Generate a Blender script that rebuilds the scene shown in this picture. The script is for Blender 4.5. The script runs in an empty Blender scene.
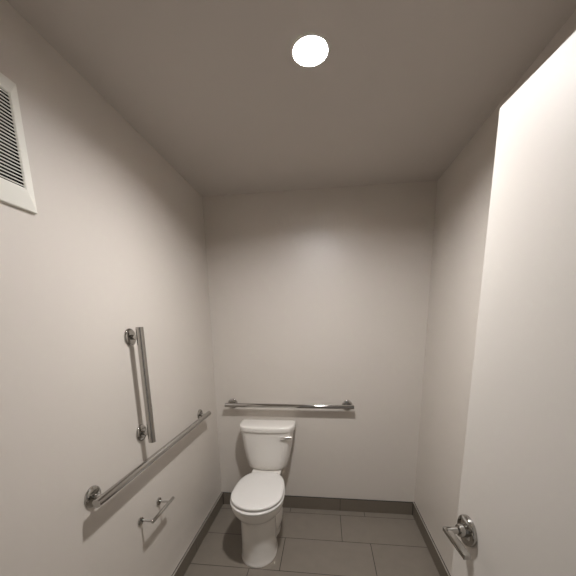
import bpy, bmesh, math
from mathutils import Vector, Matrix

S = bpy.context.scene
C = S.collection
PI = math.pi

# ------------------------------------------------------------------ room measures (metres)
XL, XR = -0.8817, 0.7272       # left / right wall
YB, YF = 2.305, 0.030          # back wall / inner face of the front wall
ZC = 2.4475                    # ceiling
EYE = 1.565                    # camera height
DOOR_H = 2.083
DOOR_L, DOOR_R = -0.385, 0.545  # doorway in the front wall

# ------------------------------------------------------------------ helpers
def link(name, bm, mat, parent=None, smooth=None):
    me = bpy.data.meshes.new(name)
    bmesh.ops.recalc_face_normals(bm, faces=bm.faces[:])
    bm.to_mesh(me); bm.free()
    if smooth is not None:
        me.polygons.foreach_set('use_smooth', [True] * len(me.polygons))
        me.set_sharp_from_angle(angle=math.radians(smooth))
    me.materials.append(mat)
    o = bpy.data.objects.new(name, me)
    C.objects.link(o)
    if parent is not None:
        o.parent = parent
    return o

def thing(name, label, cat, loc=(0, 0, 0), rotz=0.0, group=None):
    o = bpy.data.objects.new(name, None)
    o.empty_display_size = 0.05
    C.objects.link(o)
    o.location = loc; o.rotation_euler = (0, 0, rotz)
    o['label'] = label; o['category'] = cat
    if group: o['group'] = group
    return o

def struct(o):
    o['kind'] = 'structure'
    return o

def bm_box(x0, x1, y0, y1, z0, z1, bevel=0.0, seg=2, bm=None):
    new = bm is None
    if new: bm = bmesh.new()
    r = bmesh.ops.create_cube(bm, size=1.0)
    vs = r['verts']
    for v in vs:
        v.co = Vector(((x0 + x1) / 2 + v.co.x * (x1 - x0), (y0 + y1) / 2 + v.co.y * (y1 - y0), (z0 + z1) / 2 + v.co.z * (z1 - z0)))
    if bevel > 0:
        es = list({e for v in vs for e in v.link_edges})
        bmesh.ops.bevel(bm, geom=es, offset=bevel, segments=seg, profile=0.5, affect='EDGES')
    return bm

def frame_of(d):
    d = Vector(d).normalized()
    up = Vector((0, 0, 1)) if abs(d.z) < 0.9 else Vector((1, 0, 0))
    a = d.cross(up).normalized(); b = d.cross(a).normalized()
    return a, b, d

def bm_lathe(profile, origin, axis, seg=40, bm=None):
    """profile: list of (radius, height along axis)"""
    if bm is None: bm = bmesh.new()
    a, b, d = frame_of(axis); o = Vector(origin)
    rings = []
    for r, h in profile:
        if r < 1e-6:
            rings.append([bm.verts.new(o + d * h)])
        else:
            rings.append([bm.verts.new(o + d * h + (a * math.cos(2 * PI * k / seg) + b * math.sin(2 * PI * k / seg)) * r) for k in range(seg)])
    for p, q in zip(rings, rings[1:]):
        for k in range(seg):
            k2 = (k + 1) % seg
            if len(p) == 1 and len(q) == 1: continue
            if len(p) == 1: bm.faces.new((p[0], q[k], q[k2]))
            elif len(q) == 1: bm.faces.new((p[k], q[0], p[k2]))
            else: bm.faces.new((p[k], q[k], q[k2], p[k2]))
    return bm

def bm_rod(p, q, r, seg=28, bev=0.0015, bm=None):
    p, q = Vector(p), Vector(q); L = (q - p).length
    prof = [(0, 0), (r - bev, 0), (r - bev * .3, bev * .3), (r, bev), (r, L - bev), (r - bev * .3, L - bev * .3), (r - bev, L), (0, L)]
    return bm_lathe(prof, p, q - p, seg, bm)

def bm_loft(rings, bm=None, cap0=True, cap1=True):
    if bm is None: bm = bmesh.new()
    R = [[bm.verts.new(c) for c in ring] for ring in rings]
    n = len(R[0])
    for p, q in zip(R, R[1:]):
        for k in range(n):
            k2 = (k + 1) % n
            bm.faces.new((p[k], p[k2], q[k2], q[k]))
    if cap0: bm.faces.new(list(reversed(R[0])))
    if cap1: bm.faces.new(R[-1])
    return bm

def egg(z, hw, yf, yc, yb, nf=2.0, nb=2.6, seg=64, cx=0.0, tilt=0.0):
    """egg-shaped horizontal ring: front half towards -y, back half towards +y"""
    out = []
    for k in range(seg):
        t = 2 * PI * k / seg
        c, s = math.cos(t), math.sin(t)
        n = nf if s < 0 else nb
        x = hw * math.copysign(abs(c) ** (2 / n), c)
        L = (yc - yf) if s < 0 else (yb - yc)
        y = yc + L * math.copysign(abs(s) ** (2 / n), s)
        out.append(Vector((cx + x, y, z + tilt * (y - yc))))
    return out

# ------------------------------------------------------------------ materials
def mat(name, color, rough=0.5, metal=0.0, spec=0.5, coat=0.0):
    m = bpy.data.materials.new(name); m.use_nodes = True
    b = m.node_tree.nodes['Principled BSDF']
    b.inputs['Base Color'].default_value = (*color, 1)
    b.inputs['Roughness'].default_value = rough
    b.inputs['Metallic'].default_value = metal
    b.inputs['Specular IOR Level'].default_value = spec
    b.inputs['Coat Weight'].default_value = coat
    b.inputs['Coat Roughness'].default_value = 0.05
    return m

def noisy(m, scale, bump, dist=0.001, col_var=0.0, rough_var=0.0, detail=3.0):
    nt = m.node_tree; N = nt.nodes; b = N['Principled BSDF']
    tc = N.new('ShaderNodeTexCoord')
    no = N.new('ShaderNodeTexNoise'); no.inputs['Scale'].default_value = scale; no.inputs['Detail'].default_value = detail
    nt.links.new(tc.outputs['Object'], no.inputs['Vector'])
    if bump > 0:
        bp = N.new('ShaderNodeBump'); bp.inputs['Strength'].default_value = bump; bp.inputs['Distance'].default_value = dist
        nt.links.new(no.outputs['Fac'], bp.inputs['Height']); nt.links.new(bp.outputs['Normal'], b.inputs['Normal'])
    if col_var > 0:
        no2 = N.new('ShaderNodeTexNoise'); no2.inputs['Scale'].default_value = scale * .15; no2.inputs['Detail'].default_value = 6
        nt.links.new(tc.outputs['Object'], no2.inputs['Vector'])
        mx = N.new('ShaderNodeMix'); mx.data_type = 'RGBA'
        c = b.inputs['Base Color'].default_value
        mx.inputs['A'].default_value = [v * (1 - col_var) for v in c[:3]] + [1]
        mx.inputs['B'].default_value = [v * (1 + col_var) for v in c[:3]] + [1]
        nt.links.new(no2.outputs['Fac'], mx.inputs['Factor']); nt.links.new(mx.outputs['Result'], b.inputs['Base Color'])
    return m

PAINT = (0.575, 0.534, 0.486)
M_wall = noisy(mat('wall_paint', PAINT, 0.40, spec=1.0), 260, 0.06, 0.0006)
M_ceil = noisy(mat('ceiling_paint', (0.52, 0.482, 0.446), 0.75, spec=0.2), 260, 0.06, 0.0006)
M_door = noisy(mat('door_paint', (0.585, 0.555, 0.515), 0.5, spec=0.25), 320, 0.10, 0.0006)
M_china = mat('vitreous_china', (0.70, 0.675, 0.635), 0.10, spec=0.55)
M_plastic = mat('white_plastic', (0.62, 0.605, 0.58), 0.22, spec=0.5)
M_chrome = mat('polished_steel', (0.46, 0.447, 0.425), 0.06, 1.0)
M_satin = mat('brushed_steel', (0.80, 0.78, 0.75), 0.22, 1.0)
M_vent = mat('vent_enamel', (0.78, 0.77, 0.71), 0.4, spec=0.4)
M_dark = mat('vent_cavity', (0.012, 0.011, 0.010), 0.9, spec=0.1)
M_trimw = mat('white_trim', (0.85, 0.84, 0.82), 0.4)
M_baffle = mat('baffle_white', (0.32, 0.315, 0.31), 0.6)
M_seal = mat('dark_sealant', (0.025, 0.022, 0.019), 0.7)
M_alu = mat('metal_edge', (0.75, 0.73, 0.69), 0.35, 1.0)
M_frame = mat('door_frame_paint', (0.30, 0.28, 0.26), 0.45)

def tile_floor_mat():
    m = mat('floor_tile', (0.22, 0.195, 0.165), 0.45, spec=0.35)
    nt = m.node_tree; N = nt.nodes; L = nt.links; b = N['Principled BSDF']
    tc = N.new('ShaderNodeTexCoord')
    mp = N.new('ShaderNodeMapping'); mp.inputs['Location'].default_value = (-0.1345 + 6.1, -1.632 + 6.03, 0)
    L.new(tc.outputs['Object'], mp.inputs['Vector'])
    br = N.new('ShaderNodeTexBrick')
    br.offset = 0.676; br.offset_frequency = 2; br.squash = 1.0
    br.inputs['Scale'].default_value = 1.0
    br.inputs['Brick Width'].default_value = 0.61
    br.inputs['Row Height'].default_value = 0.3015
    br.inputs['Mortar Size'].default_value = 0.0023
    br.inputs['Mortar Smooth'].default_value = 0.1
    br.inputs['Bias'].default_value = 0
    br.inputs['Color1'].default_value = (0.168, 0.146, 0.120, 1)
    br.inputs['Color2'].default_value = (0.176, 0.153, 0.126, 1)
    br.inputs['Mortar'].default_value = (0.022, 0.018, 0.014, 1)
    L.new(mp.outputs['Vector'], br.inputs['Vector'])
    no = N.new('ShaderNodeTexNoise'); no.inputs['Scale'].default_value = 14; no.inputs['Detail'].default_value = 8
    L.new(tc.outputs['Object'], no.inputs['Vector'])
    rp = N.new('ShaderNodeMapRange'); rp.inputs['To Min'].default_value = 0.90; rp.inputs['To Max'].default_value = 1.10
    L.new(no.outputs['Fac'], rp.inputs['Value'])
    mx = N.new('ShaderNodeMix'); mx.data_type = 'RGBA'; mx.blend_type = 'MULTIPLY'; mx.inputs['Factor'].default_value = 1
    L.new(br.outputs['Color'], mx.inputs['A']); L.new(rp.outputs['Result'], mx.inputs['B'])
    L.new(mx.outputs['Result'], b.inputs['Base Color'])
    iv = N.new('ShaderNodeMath'); iv.operation = 'SUBTRACT'; iv.inputs[0].default_value = 1
    L.new(br.outputs['Fac'], iv.inputs[1])
    bp = N.new('ShaderNodeBump'); bp.inputs['Strength'].default_value = 0.5; bp.inputs['Distance'].default_value = 0.0015
    L.new(iv.outputs[0], bp.inputs['Height']); L.new(bp.outputs['Normal'], b.inputs['Normal'])
    return m
M_floor = tile_floor_mat()

def base_tile_mat(axis, joint):
    """cut floor tile set on edge as a skirting, with a grout joint every 0.61 m"""
    m = noisy(mat('skirting_tile', (0.150, 0.128, 0.102), 0.45, spec=0.35), 60, 0.05, 0.001)
    nt = m.node_tree; N = nt.nodes; L = nt.links; b = N['Principled BSDF']
    tc = N.new('ShaderNodeTexCoord'); sx = N.new('ShaderNodeSeparateXYZ')
    L.new(tc.outputs['Object'], sx.inputs['Vector'])
    ad = N.new('ShaderNodeMath'); ad.operation = 'ADD'; ad.inputs[1].default_value = -joint + 6.1
    L.new(sx.outputs[axis], ad.inputs[0])
    mo = N.new('ShaderNodeMath'); mo.operation = 'MODULO'; mo.inputs[1].default_value = 0.61
    L.new(ad.outputs[0], mo.inputs[0])
    lt = N.new('ShaderNodeMath'); lt.operation = 'LESS_THAN'; lt.inputs[1].default_value = 0.0035
    L.new(mo.outputs[0], lt.inputs[0])
    mx = N.new('ShaderNodeMix'); mx.data_type = 'RGBA'
    mx.inputs['A'].default_value = (0.150, 0.128, 0.102, 1); mx.inputs['B'].default_value = (0.03, 0.025, 0.02, 1)
    L.new(lt.outputs[0], mx.inputs['Factor']); L.new(mx.outputs['Result'], b.inputs['Base Color'])
    return m

def emit_mat(name, color, strength):
    m = bpy.data.materials.new(name); m.use_nodes = True
    b = m.node_tree.nodes['Principled BSDF']
    b.inputs['Base Color'].default_value = (0.9, 0.9, 0.9, 1)
    b.inputs['Emission Color'].default_value = (*color, 1)
    b.inputs['Emission Strength'].default_value = strength
    return m
M_lens = emit_mat('lit_lens', (1.0, 0.975, 0.965), 262.0)

# ------------------------------------------------------------------ the setting
T = 0.12
struct(link('floor', bm_box(XL - T, XR + T, -1.6, YB + T, -0.05, 0.0), M_floor))
LX, LY, LR = -0.054, 1.212, 0.0570     # downlight centre and opening radius
def ceiling_bm():
    bm = bmesh.new()
    def loop(pts):
        vs = [bm.verts.new((x, y, ZC)) for x, y in pts]
        return [bm.edges.new((vs[i], vs[(i + 1) % len(vs)])) for i in range(len(vs))]
    es = loop([(XL - T, YF - T - .01), (XR + T, YF - T - .01), (XR + T, YB + T), (XL - T, YB + T)])
    es += loop([(LX + (LR + .001) * math.cos(2 * PI * k / 64), LY + (LR + .001) * math.sin(2 * PI * k / 64)) for k in range(64)])
    bmesh.ops.triangle_fill(bm, use_beauty=True, use_dissolve=False, edges=es)
    r = bmesh.ops.extrude_face_region(bm, geom=bm.faces[:])
    bmesh.ops.translate(bm, vec=(0, 0, .09), verts=[g for g in r['geom'] if isinstance(g, bmesh.types.BMVert)])
    return bm
struct(link('ceiling', ceiling_bm(), M_ceil))
struct(link('wall_left', bm_box(XL - T, XL, YF - T, YB + T, 0, ZC), M_wall))
struct(link('wall_right', bm_box(XR, XR + T, YF - T, YB + T, 0, ZC), M_wall))
struct(link('wall_back', bm_box(XL, XR, YB, YB + T, 0, ZC), M_wall))
bm = bm_box(XL, DOOR_L, YF - T, YF, 0, ZC)
bm_box(DOOR_R, XR, YF - T, YF, 0, ZC, bm=bm)
bm_box(DOOR_L, DOOR_R, YF - T, YF, DOOR_H + .012, ZC, bm=bm)
struct(link('wall_front', bm, M_wall))

BH, BT = 0.1065, 0.0095
bl = struct(link('baseboard_left', bm_box(XL, XL + BT, YF, YB, 0, BH), base_tile_mat('Y', 1.12)))
br_ = struct(link('baseboard_right', bm_box(XR - BT, XR, YF, YB, 0, BH), base_tile_mat('Y', 0.95)))
bb = struct(link('baseboard_back', bm_box(XL + BT, XR - BT, YB - BT, YB, 0, BH), base_tile_mat('X', 0.134)))
# metal edging and sealant line on top of the tile skirting
for n, (base, x0, x1, sx0, sx1) in enumerate(((bl, XL + .004, XL + BT + .0015, XL, XL + .004), (br_, XR - BT - .0015, XR - .004, XR - .004, XR))):
    e = link('metal_edging', bm_box(x0, x1, YF, YB - BT, BH, BH + 0.0045, 0.0006, 1), M_alu, base)
    e['label'] = 'thin bright metal edging'
    e = link('sealant_line', bm_box(sx0, sx1, YF, YB, BH, BH + 0.0055), M_seal, base)
    e['label'] = 'dark sealant line'
bm = bm_box(XL + BT, XR - BT, YB - .0085, YB, BH, BH + 0.0035)
bm_box(XL + BT, XL + BT + .005, YB - BT - .004, YB - BT, 0, BH, bm=bm)
bm_box(XR - BT - .005, XR - BT, YB - BT - .004, YB - BT, 0, BH, bm=bm)
e = link('sealant_line', bm, M_seal, bb)
e['label'] = 'dark sealant line'
# ------------------------------------------------------------------ door, swung into the room against the right
A = Vector((0.435, 0.944, 0))
DR = Vector((0.1059, -0.9944, 0)).normalized()      # from leading edge towards the hinge
NR = Vector((-DR.y, DR.x, 0)) * -1                   # out of the visible face, towards the room
if NR.x > 0: NR = -NR
def dpt(u, e, z):                                    # u along the door, e out of its face
    return A + DR * u + NR * e + Vector((0, 0, z))
def door_box(u0, u1, e0, e1, z0, z1, bev=0, seg=2):
    bm = bm_box(u0, u1, e0, e1, z0, z1, bev, seg)
    for v in bm.verts: v.co = dpt(v.co.x, v.co.y, v.co.z)
    return bm
door = struct(link('door_1', door_box(0, 0.905, -0.044, 0, 0.012, DOOR_H, 0.0012, 1), M_door))
HU, HZ = 0.066, 0.924
handle = link('lever_handle', bm_rod(dpt(HU, 0.006, HZ), dpt(HU, 0.0705, HZ), 0.0105), M_chrome, door, 40)
handle['label'] = 'chrome lever handle'
bm = bm_lathe([(0, 0), (.0445, 0), (.0455, .001), (.0455, .0085), (.0445, .0105), (.042, .0115), (.020, .0118), (.0195, .016), (.0185, .030), (.0165, .032), (0, .032)], dpt(HU, 0, HZ), NR, 56)
link('rose', bm, M_chrome, handle, 30)
bm = door_box(HU - 0.0115, HU + 0.108, 0.0535, 0.0735, HZ - 0.0085, HZ + 0.0065, 0.0015, 3)
link('lever', bm, M_chrome, handle, 40)
# outer lever on the other face of the same door
bm = bm_lathe([(0, 0), (.0455, .001), (.0455, .0085), (.042, .0115), (.019, .012), (.018, .032), (.0105, .033), (.0105, .07), (0, .07)], dpt(HU, -0.044, HZ), -NR, 40)
h2 = link('lever_handle', bm, M_chrome, door, 30)
link('lever', door_box(HU - 0.0115, HU + 0.108, -0.1155, -0.1005, HZ - 0.0105, HZ + 0.0105, 0.0022, 3), M_chrome, h2, 40)
link('latch_plate', door_box(-0.0012, 0.004, -0.034, -0.010, HZ - .028, HZ + .028), M_satin, door)
for z in (0.25, 1.05, 1.85):
    link('hinge', bm_rod(dpt(0.911, 0.004, z - .05), dpt(0.911, 0.004, z + .05), 0.0065), M_satin, door, 40)
# metal door frame in the opening
bm = bm_box(DOOR_L, DOOR_L + .012, YF - T - .006, YF + .006, 0, DOOR_H + .012)
bm_box(DOOR_R - .012, DOOR_R, YF - T - .006, YF - .03, 0, DOOR_H + .012, bm=bm)
bm_box(DOOR_L + .012, DOOR_R - .012, YF - T - .006, YF + .006, DOOR_H + .004, DOOR_H + .014, bm=bm)
struct(link('trim_1', bm, M_frame))

# ------------------------------------------------------------------ ceiling light
DEPTH = 0.0205
lamp = thing('ceiling_light', 'round white downlight glowing in the middle of the ceiling', 'ceiling light', (LX, LY, ZC))
bm = bm_lathe([(LR, 0.0), (LR, -.0015), (LR + .001, -.0026), (LR + .003, -.0028), (LR + .006, -.0016), (LR + .0065, 0)], (0, 0, 0), (0, 0, 1), 64)
link('trim_ring', bm, M_trimw, lamp, 40)
bm = bm_lathe([(LR, -.0015), (LR, .0), (.0540, DEPTH), (.0540, DEPTH + .020), (0, DEPTH + .022)], (0, 0, 0), (0, 0, 1), 64)
link('baffle', bm, M_baffle, lamp, 40)
bm = bm_lathe([(.0538, DEPTH + .012), (.0538, DEPTH + .002), (.050, DEPTH), (.03, DEPTH - .0015), (0, DEPTH - .002)], (0, 0, 0), (0, 0, 1), 64)
link('lens', bm, M_lens, lamp, 60)

# ------------------------------------------------------------------ grab bars
BR = 0.0165          # tube radius
OFF = 0.053          # tube centre from the wall
def grab_bar(label, wall_pt, n, along, half_cc, half_len):
    """wall_pt: middle of the bar on the wall; n: out of the wall; along: bar direction"""
    P = Vector(wall_pt); n = Vector(n); d = Vector(along)
    t = thing('grab_bar', label, 'grab bar', P, 0, 'stainless grab bars')
    link('tube', bm_rod(n * OFF - d * half_len, n * OFF + d * half_len, BR, 36, 0.0010), M_chrome, t, 14)
    for s in (-1, 1):
        c = d * half_cc * s
        bm = bm_lathe([(0, 0), (.0400, 0), (.0405, .002), (.0400, .005), (.037, .0085), (.030, .0112), (.020, .0128), (.0125, .0132), (0, .0132)], c, n, 48)
        link('flange', bm, M_chrome, t, 35)
        link('post', bm_lathe([(.0115, .0125), (.0115, OFF - .010), (0, OFF - .010)], c, n, 28), M_chrome, t, 40)
    return t
grab_bar('long horizontal steel grab bar on the back wall above the toilet tank', (-0.2815, YB, 0.9125), (0, -1, 0), (1, 0, 0), 0.4575, 0.505)
grab_bar('long steel grab bar running level along the left wall toward the corner', (XL, 1.463, 0.917), (1, 0, 0), (0, 1, 0), 0.511, 0.556)
grab_bar('short upright steel grab bar fixed vertically on the left wall', (XL, 1.2925, 1.2735), (1, 0, 0), (0, 0, 1), 0.2295, 0.2745)

# ------------------------------------------------------------------ toilet paper holder
tp = thing('toilet_paper_holder', 'small empty chrome toilet paper holder low on the left wall', 'toilet paper holder', (XL, 1.296, 0.626))
link('bar', bm_rod((.064, -.094, 0), (.064, .114, 0), .0082), M_chrome, tp, 40)
for s in (-.091, .074):
    link('flange', bm_lathe([(0, 0), (.0190, 0), (.0195, .001), (.0195, .006), (.018, .008), (.006, .0085), (0, .0085)], (0, s, 0), (1, 0, 0), 32), M_chrome, tp, 35)
    link('post', bm_lathe([(.0058, .008), (.0058, .064), (0, .064)], (0, s + (.006 if s < 0 else 0), 0), (1, 0, 0), 20), M_chrome, tp, 40)

# ------------------------------------------------------------------ wall vent
VY0, VY1, VZ0, VZ1 = 0.570, 0.908, 1.897, 2.235
vent = thing('wall_vent', 'square cream louvered exhaust vent high on the left wall', 'vent', (XL, (VY0 + VY1) / 2, (VZ0 + VZ1) / 2))
hy, hz = (VY1 - VY0) / 2, (VZ1 - VZ0) / 2
def vring(iny, inz, x):
    return [Vector((x, sy * (hy - iny), sz * (hz - inz))) for sy, sz in ((-1, -1), (1, -1), (1, 1), (-1, 1))]
IN = 0.037; INB = 0.057
def vring2(inset_y, inset_zb, inset_zt, x):
    return [Vector((x, -(hy - inset_y), -(hz - inset_zb))), Vector((x, hy - inset_y, -(hz - inset_zb))), Vector((x, hy - inset_y, hz - inset_zt)), Vector((x, -(hy - inset_y), hz - inset_zt))]
rings = [vring(0, 0, 0), vring(0, 0, .008), vring(.002, .002, .0105), vring2(.030, .048, .038, .0195), vring2(.034, .053, .043, .0200), vring2(.037, .057, .046, .0175), vring2(.037, .057, .046, .0150)]
link('frame', bm_loft(rings, cap0=False, cap1=False), M_vent, vent)
bm = bm_loft([vring2(.0368, .0568, .0458, .0150), vring2(.0368, .0568, .0458, .001)], cap0=False)
link('cavity', bm, M_dark, vent)
bm = bmesh.new()
z0, z1 = -(hz - .057), hz - .046
NS = 25
for k in range(NS):
    z = z0 + (k + .5) * (z1 - z0) / NS
    w = hy - .0365
    p = [Vector((.014, 0, z - .0006)), Vector((.0180, 0, z - .0014)), Vector((.0184, 0, z + .0010)), Vector((.014, 0, z + .0012))]
    bm_loft([[Vector((q.x, -w, q.z)) for q in p], [Vector((q.x, w, q.z)) for q in p]], bm)
link('louvers', bm, M_vent, vent)

# ------------------------------------------------------------------ toilet
TX = -0.440
toilet = thing('toilet', 'white two-piece toilet with its lid closed against the back wall', 'toilet', (TX, 0, 0))
# bowl and pedestal
bm = bmesh.new()
R = [egg(0.000, .121, 1.636, 1.79, 1.96), egg(0.006, .121, 1.634, 1.79, 1.96), egg(0.016, .1180, 1.638, 1.79, 1.95),
     egg(0.030, .1165, 1.642, 1.79, 1.94), egg(0.12, .1150, 1.645, 1.79, 1.93), egg(0.20, .1150, 1.646, 1.79, 1.93), egg(0.286, .1165, 1.646, 1.79, 1.94), egg(0.306, .120, 1.643, 1.79, 1.96),
     egg(0.318, .131, 1.634, 1.79, 1.99), egg(0.331, .147, 1.620, 1.79, 2.03), egg(0.349, .161, 1.609, 1.79, 2.05), egg(0.369, .1705, 1.602, 1.79, 2.07), egg(0.392, .1745, 1.598, 1.79, 2.08),
     egg(0.400, .1735, 1.599, 1.79, 2.08), egg(0.4045, .170, 1.604, 1.79, 2.075), egg(0.4045, .125, 1.655, 1.79, 1.99), egg(0.36, .115, 1.67, 1.79, 1.98), egg(0.30, .06, 1.73, 1.80, 1.90)]
bm_loft(R, bm)
# rear body under the tank and the deck the tank is bolted to
R = [egg(0.0, .100, 1.86, 2.0, 2.215, 3, 4), egg(0.010, .100, 1.86, 2.0, 2.215, 3, 4), egg(0.022, .090, 1.86, 2.0, 2.205, 3, 4), egg(0.10, .076, 1.86, 2.0, 2.19, 3, 4), egg(0.24, .060, 1.86, 2.0, 2.19, 3, 4), egg(0.31, .062, 1.86, 2.02, 2.23, 3, 5), egg(0.36, .082, 1.86, 2.05, 2.265, 3, 6),
     egg(0.405, .108, 1.90, 2.08, 2.275, 4, 6), egg(0.424, .112, 1.98, 2.10, 2.276, 5, 6), egg(0.430, .108, 1.99, 2.10, 2.272, 5, 6)]
R = [[v for v in r] for r in R]
bm_loft(R, bm)
# trapway bulge on both flanks
R = []
for z, hw in ((0, .112), (.012, .112), (.022, .109), (.05, .116), (.08, .125), (.115, .131), (.15, .131), (.18, .124), (.205, .109), (.222, .082), (.230, .045), (.232, .01)):
    R.append(egg(z, hw, 2.03 - .155 * hw / .131, 2.03, 2.03 + .13 * hw / .131, 2.4, 2.4))
bm_loft(R, bm)
link('bowl', bm, M_china, toilet, 50)
# seat ring
bm = bmesh.new()
seatR = lambda z, g: egg(z, .1785 - g, 1.588 + g, 1.79, 2.062 - g, 2.0, 2.7)
def seat_in(z, g): return egg(z, .110 + g, 1.655 - g, 1.79, 1.955 + g)
loops = [seat_in(.4065, .0), seatR(.4065, .009), seatR(.4085, .003), seatR(.413, 0), seatR(.4190, .001), seatR(.4225, .005), seat_in(.4225, .006), seat_in(.418, 0)]
bm_loft(loops + [loops[0]], bm, False, False)
bmesh.ops.remove_doubles(bm, verts=bm.verts[:], dist=1e-6)
link('seat', bm, M_plastic, toilet, 50)
# closed lid, gently crowned
def lidR(z, g, s=0): return egg(z, .1735 - g, 1.603 + g, 1.785, 2.076 - g * .6, 2.0, 2.85)
loops = [lidR(.4275, .008), lidR(.4285, .003), lidR(.433, 0), lidR(.440, .0006), lidR(.4440, .003), lidR(.4465, .008), lidR(.4485, .025), lidR(.4500, .06), lidR(.4505, .11)]
link('seat_lid', bm_loft(loops), M_plastic, toilet, 50)
for s in (-1, 1):
    bm = bm_rod((s * .070 - .024, 2.072, .434), (s * .070 + .024, 2.072, .434), .0105, 24, .003)
    link('hinge', bm, M_plastic, toilet, 40)
# tank
def tank_ring(z, hw, yf, yb, rc, bow, seg=12):
    """flat back at yb, bowed front: middle at yf, corners rounded by rc"""
    pts = []
    n = 26
    for k in range(n + 1):                      # front edge, left to right
        u = -1 + 2 * k / n
        x = u * hw
        e = abs(u) ** 2
        y = yf + bow * e
        r = rc / hw
        if abs(u) > 1 - r:
            q = (abs(u) - (1 - r)) / r
            y += rc * (1 - math.sqrt(max(0, 1 - q * q)))
        pts.append(Vector((x, y, z)))
    for k in range(4): pts.append(Vector((hw, pts[n].y + (yb - .01 - pts[n].y) * (k + 1) / 4, z)))
    for k in range(4): pts.append(Vector((hw - .01 - (2 * hw - .02) * k / 3, yb, z)))
    x = -hw
    for k in range(4): pts.append(Vector((-hw, yb - .01 - (yb - .01 - pts[0].y) * k / 4, z)))
    return pts
bm = bmesh.new()
L = []
for z, hw, yf, rc in ((.432, .130, 2.135, .03), (.436, .143, 2.117, .036), (.444, .151, 2.109, .04), (.458, .157, 2.105, .042), (.52, .172, 2.103, .043), (.60, .188, 2.101, .044), (.68, .200, 2.0995, .045), (.7440, .2085, 2.098, .046)):
    L.append(tank_ring(z, hw, yf, 2.283, rc + .008, .028))
bm_loft(L, bm)
link('tank', bm, M_china, toilet, 40)
L = []
for z, g in ((.7455, .006), (.7462, .003), (.748, .001), (.760, 0), (.773, 0), (.7775, .0008), (.7815, .0028), (.7845, .006), (.7868, .012), (.7880, .022), (.7888, .05)):
    L.append(tank_ring(z, +.2165 - g, 2.089 + g, 2.288 - g * .6, max(.060 - g * .3, .01), .032))
link('tank_lid', bm_loft(L), M_china, toilet, 40)
# trip lever on the right of the tank front
bm = bm_lathe([(0, 0), (.0135, 0), (.0135, .008), (.011, .012), (0, .013)], (.184, 2.138, .706), (0, -1, 0), 28)
lev = link('flush_lever', bm, M_satin, toilet, 40)
bm = bmesh.new()
L = []
for k in range(9):
    u = k / 8
    c = Vector((.196 - .080 * u, 2.112 - .013 * math.sin(u * PI * .55) + .003 * u, .707 - .004 * u))
    hh = .0110 - .0015 * u; tt = .0055
    L.append([c + Vector((0, tt * math.cos(a), hh * math.sin(a))) for a in [2 * PI * j / 14 for j in range(14)]])
bm_loft(L, bm)
link('arm', bm, M_satin, lev, 60)
lev['label'] = 'shiny metal flush lever'
for s in (-1, 1):
    bm = bm_lathe([(.013, 0), (.013, .006), (.010, .013), (.005, .016), (0, .017)], (s * .098, 2.145, .008), (0, 0, 1), 24)
    link('bolt_cap', bm, M_plastic, toilet, 50)

# ------------------------------------------------------------------ light from the space outside the doorway
W = bpy.data.worlds.new('World'); S.world = W; W.use_nodes = True
bg = W.node_tree.nodes['Background']
bg.inputs['Color'].default_value = (1.0, 0.95, 0.90, 1)
bg.inputs['Strength'].default_value = 0.055

# ------------------------------------------------------------------ camera
f, cyp = 302.2284, 381.345
Mx = [[0.99277, 0.11877, -0.01726], [-0.00662, 0.19776, 0.98023], [-0.11983, 0.97303, -0.19712]]
cam = bpy.data.cameras.new('camera')
co = bpy.data.objects.new('camera', cam); C.objects.link(co)
cam.sensor_fit = 'HORIZONTAL'; cam.sensor_width = 36.0
cam.lens = f / 576 * 36.0
cam.shift_y = (cyp - 288) / 576
cam.clip_start = 0.01
r, u, fw = (Vector(v).normalized() for v in Mx)
m4 = Matrix.Identity(4)
for i in range(3):
    m4[i][0], m4[i][1], m4[i][2] = r[i], u[i], -fw[i]
m4[0][3], m4[1][3], m4[2][3] = 0, 0, EYE
co.matrix_world = m4
S.camera = co

S.view_settings.view_transform = 'Standard'
S.view_settings.look = 'None'
S.view_settings.gamma = 1.0
S.view_settings.use_curve_mapping = False
S.view_settings.exposure = 2.09
S.cycles.blur_glossy = 0.0
S.cycles.caustics_reflective = True
S.cycles.max_bounces = 16
S.cycles.diffuse_bounces = 10
S.cycles.use_denoising = True
